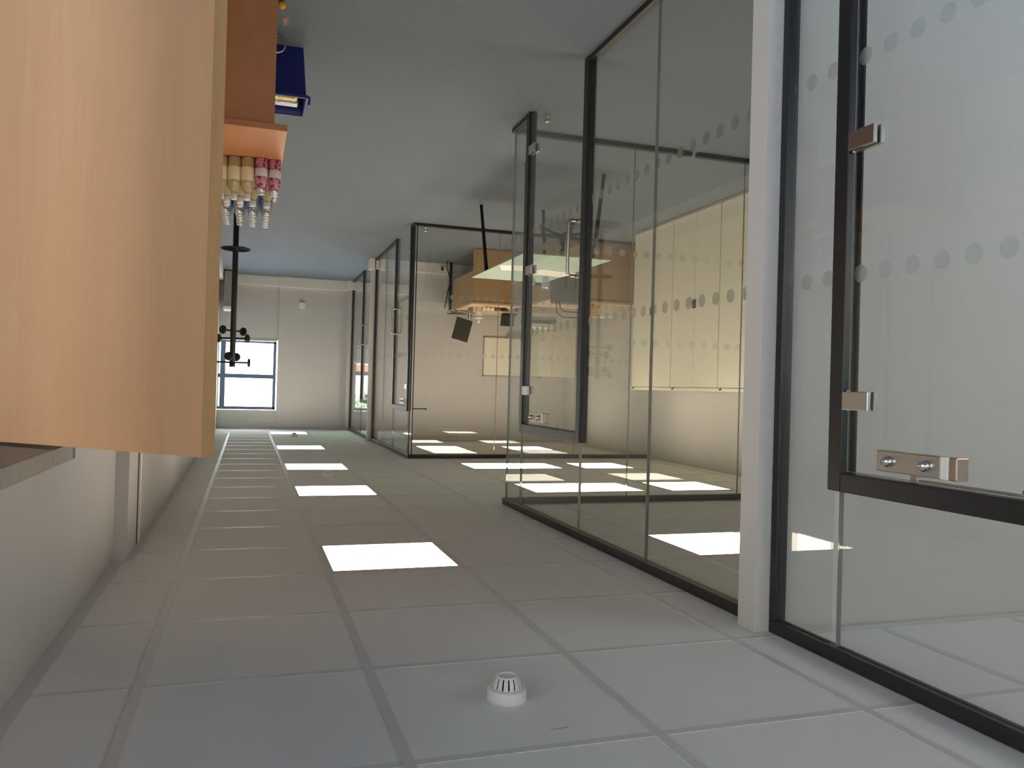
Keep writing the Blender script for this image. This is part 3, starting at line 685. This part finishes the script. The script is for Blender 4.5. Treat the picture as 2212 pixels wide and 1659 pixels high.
q = MB().lathe([(.022, 0), (.042, .018), (.048, .045), (.038, .078), (.036, .078), (.045, .045), (.040, .02), (0, .006)], (0,0,0), 28); o = q.build('glass_bowl', M['water'], None, loc=(-2.58, 7.36, TG)); tag(o, 'round clear glass bowl near the tumbler on the glass table', 'bowl')

def office_chair(label, loc, rz):
    t = thing('office_chair', label, 'chair', loc, rz)
    s = B(-.24, .24, -.23, .22, .44, .51).build('seat', M['grey'], t, bevel=.03, seg=4)
    bk = MB().obox((0, .25, .74), (.44, .06, .34), Matrix.Rotation(-.12, 3, 'X')).build('backrest', M['grey'], t, bevel=.028, seg=4)
    lp_ = MB()
    for sx in (-1, 1): lp_.tube([(sx*.06, .24, .46), (sx*.06, .285, .60), (sx*.06, .29, .75)], .010, 8)
    lp_.build('back_support', M['dark'], t)
    hr = MB()
    for rr, hh in ((.17, .17), (.13, .11)):
        hr.tube([(-rr, .30, .88), (-rr*.95, .31, .88+hh*.7), (-rr*.6, .315, .88+hh), (rr*.6, .315, .88+hh), (rr*.95, .31, .88+hh*.7), (rr, .30, .88)], .006, 8)
    hr.build('wire_top_rail', M['dark'], t)
    MB().cyl((0,0,.12), .028, .33, 18).build('gas_lift', M['dark'], t)
    for k in range(5):
        a = 2*PI*k/5+.3; c, s_ = math.cos(a), math.sin(a)
        lg = MB().tube([(0,0,.12), (.16*c, .16*s_, .10), (.28*c, .28*s_, .075)], [.022, .017, .012], 10); lg = lg.build('leg', M['dark'], t)
        MB().cyl((.28*c-.012*s_, .28*s_+.012*c, .028), .028, .024, 16, 'X').build('castor', M['dark'], lg)
    for sx in (-1, 1):
        MB().tube([(sx*.24, .02, .47), (sx*.29, .02, .50), (sx*.29, .02, .66), (sx*.29, -.12, .68), (sx*.29, .12, .68)], .012, 8).build('armrest', M['dark'], t)
    return t
office_chair('dark grey office chair with rounded back, beyond the glass table', (-3.27, 8.32, 0), PI)

def cupboard(label, y0, y1):
    t = thing('storage_cupboard', label, 'cupboard', (XL+.032, y0, 0)); w_ = y1-y0
    B(.002, .500, .002, w_-.002, .0, 1.77).build('cabinet_body', M['cream'], t, bevel=.002)
    B(0, .522, 0.001, w_-.001, 1.77, 1.80).build('cabinet_top', M['cream'], t, bevel=.003)
    for a, b in ((.006, w_/2-.003), (w_/2+.003, w_-.006)):
        d = B(.500, .520, a, b, .03, 1.765).build('door', M['cream'], t, bevel=.002)
    h = B(.520, .526, w_/2-.034, w_/2+.034, .90, .985).build('handle', M['maroon'], t, bevel=.003)
    B(.522, .530, w_-.075, w_-.045, 1.778, 1.792).build('lock', M['dark'], t)
    return t
cupboard('cream steel cupboard nearest the camera, beside the middle room glass', 5.67, 6.557)
cupboard('cream steel cupboard between two identical ones along the outer wall', 6.559, 7.443)
cupboard('cream steel cupboard farthest along the outer wall, next to the desk room', 7.445, 8.33)

# ================================================================ DESK ROOM
dk = thing('office_desk', 'light wooden desk with full front panel, near the corridor side of the desk room', 'desk', (-3.10, 10.2, 0))
B(-.345, .335, -.02, 1.42, .704, .732).build('desk_top', M['desk_top'], dk, bevel=.002)
B(-.335, .325, 0, .022, .004, .704).build('front_panel', M['desk'], dk)
B(.303, .325, .022, 1.10, .29, .704).build('side_panel', M['desk'], dk)
B(.29, .325, 1.30, 1.345, 0, .704).build('leg', M['dark'], dk)
B(-.335, -.30, 1.30, 1.345, 0, .704).build('leg', M['dark'], dk)
dk2 = thing('office_desk', 'light wooden desk with full front panel, closer to the glass and the outer wall', 'desk', (-4.08, 9.24, 0))
B(-.60, .60, -.02, .80, .704, .732).build('desk_top', M['desk_top'], dk2, bevel=.002)
B(-.59, .59, 0, .022, .004, .704).build('front_panel', M['desk'], dk2)
B(-.59, -.565, .022, .78, 0, .704).build('side_panel', M['desk'], dk2)
B(.565, .59, .022, .78, 0, .704).build('side_panel', M['desk'], dk2)
DZ = .7322
mo = thing('monitor', 'dark monitor leaning on a white stand, on the desk below the whiteboard', 'monitor', (-2.93, 11.3, DZ))
Rm = Matrix.Rotation(-.22, 3, 'Y') @ Matrix.Rotation(.3, 3, 'Z')
MB().obox((0, 0, .26), (.235, .022, .315), Matrix.Rotation(.24, 3, 'Y')).build('screen', M['screen'], mo, bevel=.003)
MB().obox((0, .012, .26), (.242, .018, .322), Matrix.Rotation(.24, 3, 'Y')).build('screen_bezel', M['dark'], mo, bevel=.003)
q = MB(); q.box(-.06, .06, .02, .12, 0, .008); q.tube([(0, .07, .005), (0, .06, .12), (0, .03, .20)], .012, 8); q.build('stand', M['white'], mo)
pt = thing('pen_pot', 'clear pot full of dark pens on the desk', 'pen pot', (-2.86, 10.62, DZ))
MB().lathe([(.036, 0), (.038, .002), (.040, .09), (.038, .09), (.035, .006), (0, .006)], (0,0,0), 24).build('pot', M['water'], pt)
for i, (c, zz) in enumerate(((M['dark'], .16), (M['blue'], .15), (M['screen'], .17), (M['maroon'], .14), (M['leaf'], .155), (M['white'], .15))):
    a = i*1.05; MB().tube([(.014*math.cos(a), .014*math.sin(a), .008), (.03*math.cos(a), .03*math.sin(a), zz)], .005, 8).build('pen', c, pt)
tp = thing('tape_dispenser', 'white dispenser roll standing beside the pen pot', 'dispenser', (-2.975, 10.60, DZ))
MB().cyl((0,0,0), .045, .13, 24).build('roll', M['paper'], tp); MB().cyl((0,0,.13), .055, .02, 24).build('top_cap', M['white'], tp); MB().cyl((0,0,.15), .018, .06, 16).build('spindle', M['white'], tp)
lt = thing('laptop', 'dark closed laptop lying on the desk beside the white dispenser', 'laptop', (-3.21, 10.62, DZ), .5)
B(-.17, .17, -.12, .12, 0, .016).build('laptop_base', M['dark'], lt, bevel=.003); B(-.17, .17, -.12, .12, .0165, .024).build('laptop_lid', M['screen'], lt, bevel=.003)
for i in range(3):
    q = MB().lathe([(.020, 0), (.028, .055), (.026, .055), (.019, .004), (0, .004)], (0,0,0), 18)
    o = q.build('paper_cup', M['white'], None, loc=(-2.985-.055*i, 10.36, DZ)); tag(o, ['small white cup nearest the pen pot', 'small white cup between two others on the desk front', 'small white cup nearest the laptop'][i], 'cup', 'small white cups in a row on the desk')
o = B(-.09, .09, -.03, .03, 0, .05).build('brown_packet', mat('brown_packet', (.20, .07, .03), .5), None, bevel=.006, loc=(-3.10, 10.46, DZ)); tag(o, 'reddish brown packet behind the small white cups', 'packet')
# loose cable coil on the desk
pts = [(.17*math.cos(t)*(.6+.05*t), .10*math.sin(t*1.1), .004+.004*t) for t in [i*.32 for i in range(46)]]
o = MB().tube(pts, .005, 8).build('cable', M['dark'], None, loc=(-2.86, 11.05, DZ)); tag(o, 'tangled dark cable lying on the desk in front of the monitor', 'cable')
ph = thing('desk_phone', 'small black screen on the desk beside the corner of the middle room glass', 'phone', (-3.60, 11.25, DZ))
B(-.10, .10, -.11, .01, 0, .03).build('phone_base', M['dark'], ph, bevel=.004); MB().obox((0, .02, .10), (.20, .03, .16), Matrix.Rotation(-.3, 3, 'X')).build('phone_display', M['screen'], ph, bevel=.004)
# the desk under it (second half of the run to the wall)
ct = thing('side_table', 'pale wooden side table against the wall, holding the small black screen', 'table', (-3.59, 11.36, 0))
B(-.105, .145, -.28, .28, .704, .7318).build('table_top', M['desk_top'], ct, bevel=.002)
for sx in (-.09, .125):
    for sy2 in (-.25, .25): B(sx-.015, sx+.015, sy2-.015, sy2+.015, 0, .704).build('leg', M['dark'], ct)
# printer on a low cabinet
pc = thing('printer_cabinet', 'low cream cabinet with a lock, carrying the printer', 'cabinet', (-3.93, 10.85, 0))
B(-.17, .22, -.25, .25, 0, .80).build('cabinet_body', M['cream'], pc, bevel=.003); B(-.16, .21, -.262, -.25, .05, .77).build('door', M['cream'], pc, bevel=.002); MB().cyl((.02, -.267, .72), .010, .006, 16, 'Y').build('lock', M['dark'], pc)
pn = thing('printer', 'grey and white printer on the low cream cabinet', 'printer', (-3.93, 10.85, .80))
B(-.19, .19, -.22, .22, 0, .05).build('paper_tray', M['alu'], pn, bevel=.004); B(-.19, .19, -.20, .22, .05, .10).build('output_slot', M['grey'], pn, bevel=.003); B(-.19, .19, -.22, .22, .10, .155).build('scanner_lid', M['white'], pn, bevel=.006)
B(-.19, -.11, -.235, -.20, .04, .11).build('control_panel', M['grey'], pn, bevel=.003)
tc_ = thing('tall_cabinet', 'tall cream cabinet in the corner of the desk room beside the whiteboard', 'cabinet', (-4.40, 11.42, 0))
B(-.285, .31, -.20, .24, 0, 1.63).build('cabinet_body', M['cream'], tc_, bevel=.003)
for a, b in ((-.28, .105), (.11, .305)): B(a, b, -.216, -.20, .04, 1.61).build('door', M['cream'], tc_, bevel=.002)
# box file on the second desk
bf = thing('document_box', 'orange and white box of papers on the desk nearest the glass', 'box', (-4.25, 9.55, DZ))
B(.04, .15, -.12, .12, 0, .15).build('orange_sleeve', M['orangecard'], bf, bevel=.003); B(-.20, .04, -.115, .115, 0, .14).build('paper_stack', M['paper'], bf, bevel=.003)
q = MB(); q.lathe([(.03, 0), (.032, .004), (.012, .008), (.010, .05), (0, .052)], (0,0,0), 16); o = q.build('hand_stamp', M['dark'], None, loc=(-4.10, 9.33, DZ)); tag(o, 'small dark hand stamp on the front edge of the desk by the orange box', 'stamp')
# dark bin and hanging cables by the desk side
o = MB().tube([(0,0,.005), (.02,-.02,.10), (-.05,-.01,.30), (.0,.0,.50), (.03,.0,.702)], .008, 8).build('cable', M['dark'], None, loc=(-2.70, 11.35, 0)); tag(o, 'black cable hanging from the desk edge down to the carpet', 'cable')
so = thing('wall_socket', 'white double socket with a black plug, in the trunking behind the desk', 'socket', (-2.72, 11.665, .085))
B(-.075, .075, -.010, 0, -.045, .045).build('face_plate', M['white'], so, bevel=.003); MB().box(.015, .05, -.045, -.010, -.02, .025).build('plug', M['dark'], so, bevel=.004)
# whiteboard
wbd = thing('whiteboard', 'whiteboard with dark corner caps on the back wall of the desk room', 'whiteboard', (-3.83, 11.72, 1.35))
B(-.445, .445, -.012, 0, -.285, .285).build('board_surface', M['board'], wbd)
fr = MB(); fr.box(-.455, .455, -.018, 0, -.297, -.285); fr.box(-.455, .455, -.018, 0, .285, .297); fr.box(-.457, -.445, -.018, 0, -.297, .297); fr.box(.445, .457, -.018, 0, -.297, .297); fr.build('frame', M['alu'], wbd)
for sx in (-1, 1):
    for sz in (-1, 1): B(sx*.462-.014*(sx > 0)-0, sx*.462+.014*(sx < 0), -.021, 0, sz*.302-.016*(sz > 0), sz*.302+.016*(sz < 0)).build('corner_cap', M['dark'], wbd)
B(-.28, .10, -.06, 0, -.325, -.300).build('pen_tray', M['alu'], wbd)
o = MB().tube([(-.11, -.01, 0), (.11, -.01, 0)], .006, 8); o.cyl((-.09, -.01, 0), .012, .01, 12, 'Y'); o.cyl((.09, -.01, 0), .012, .01, 12, 'Y'); o = o.build('hanging_rail', M['dark'], None, loc=(-2.42, 11.72, 2.162)); tag(o, 'thin dark rail high on the back wall of the desk room', 'rail')
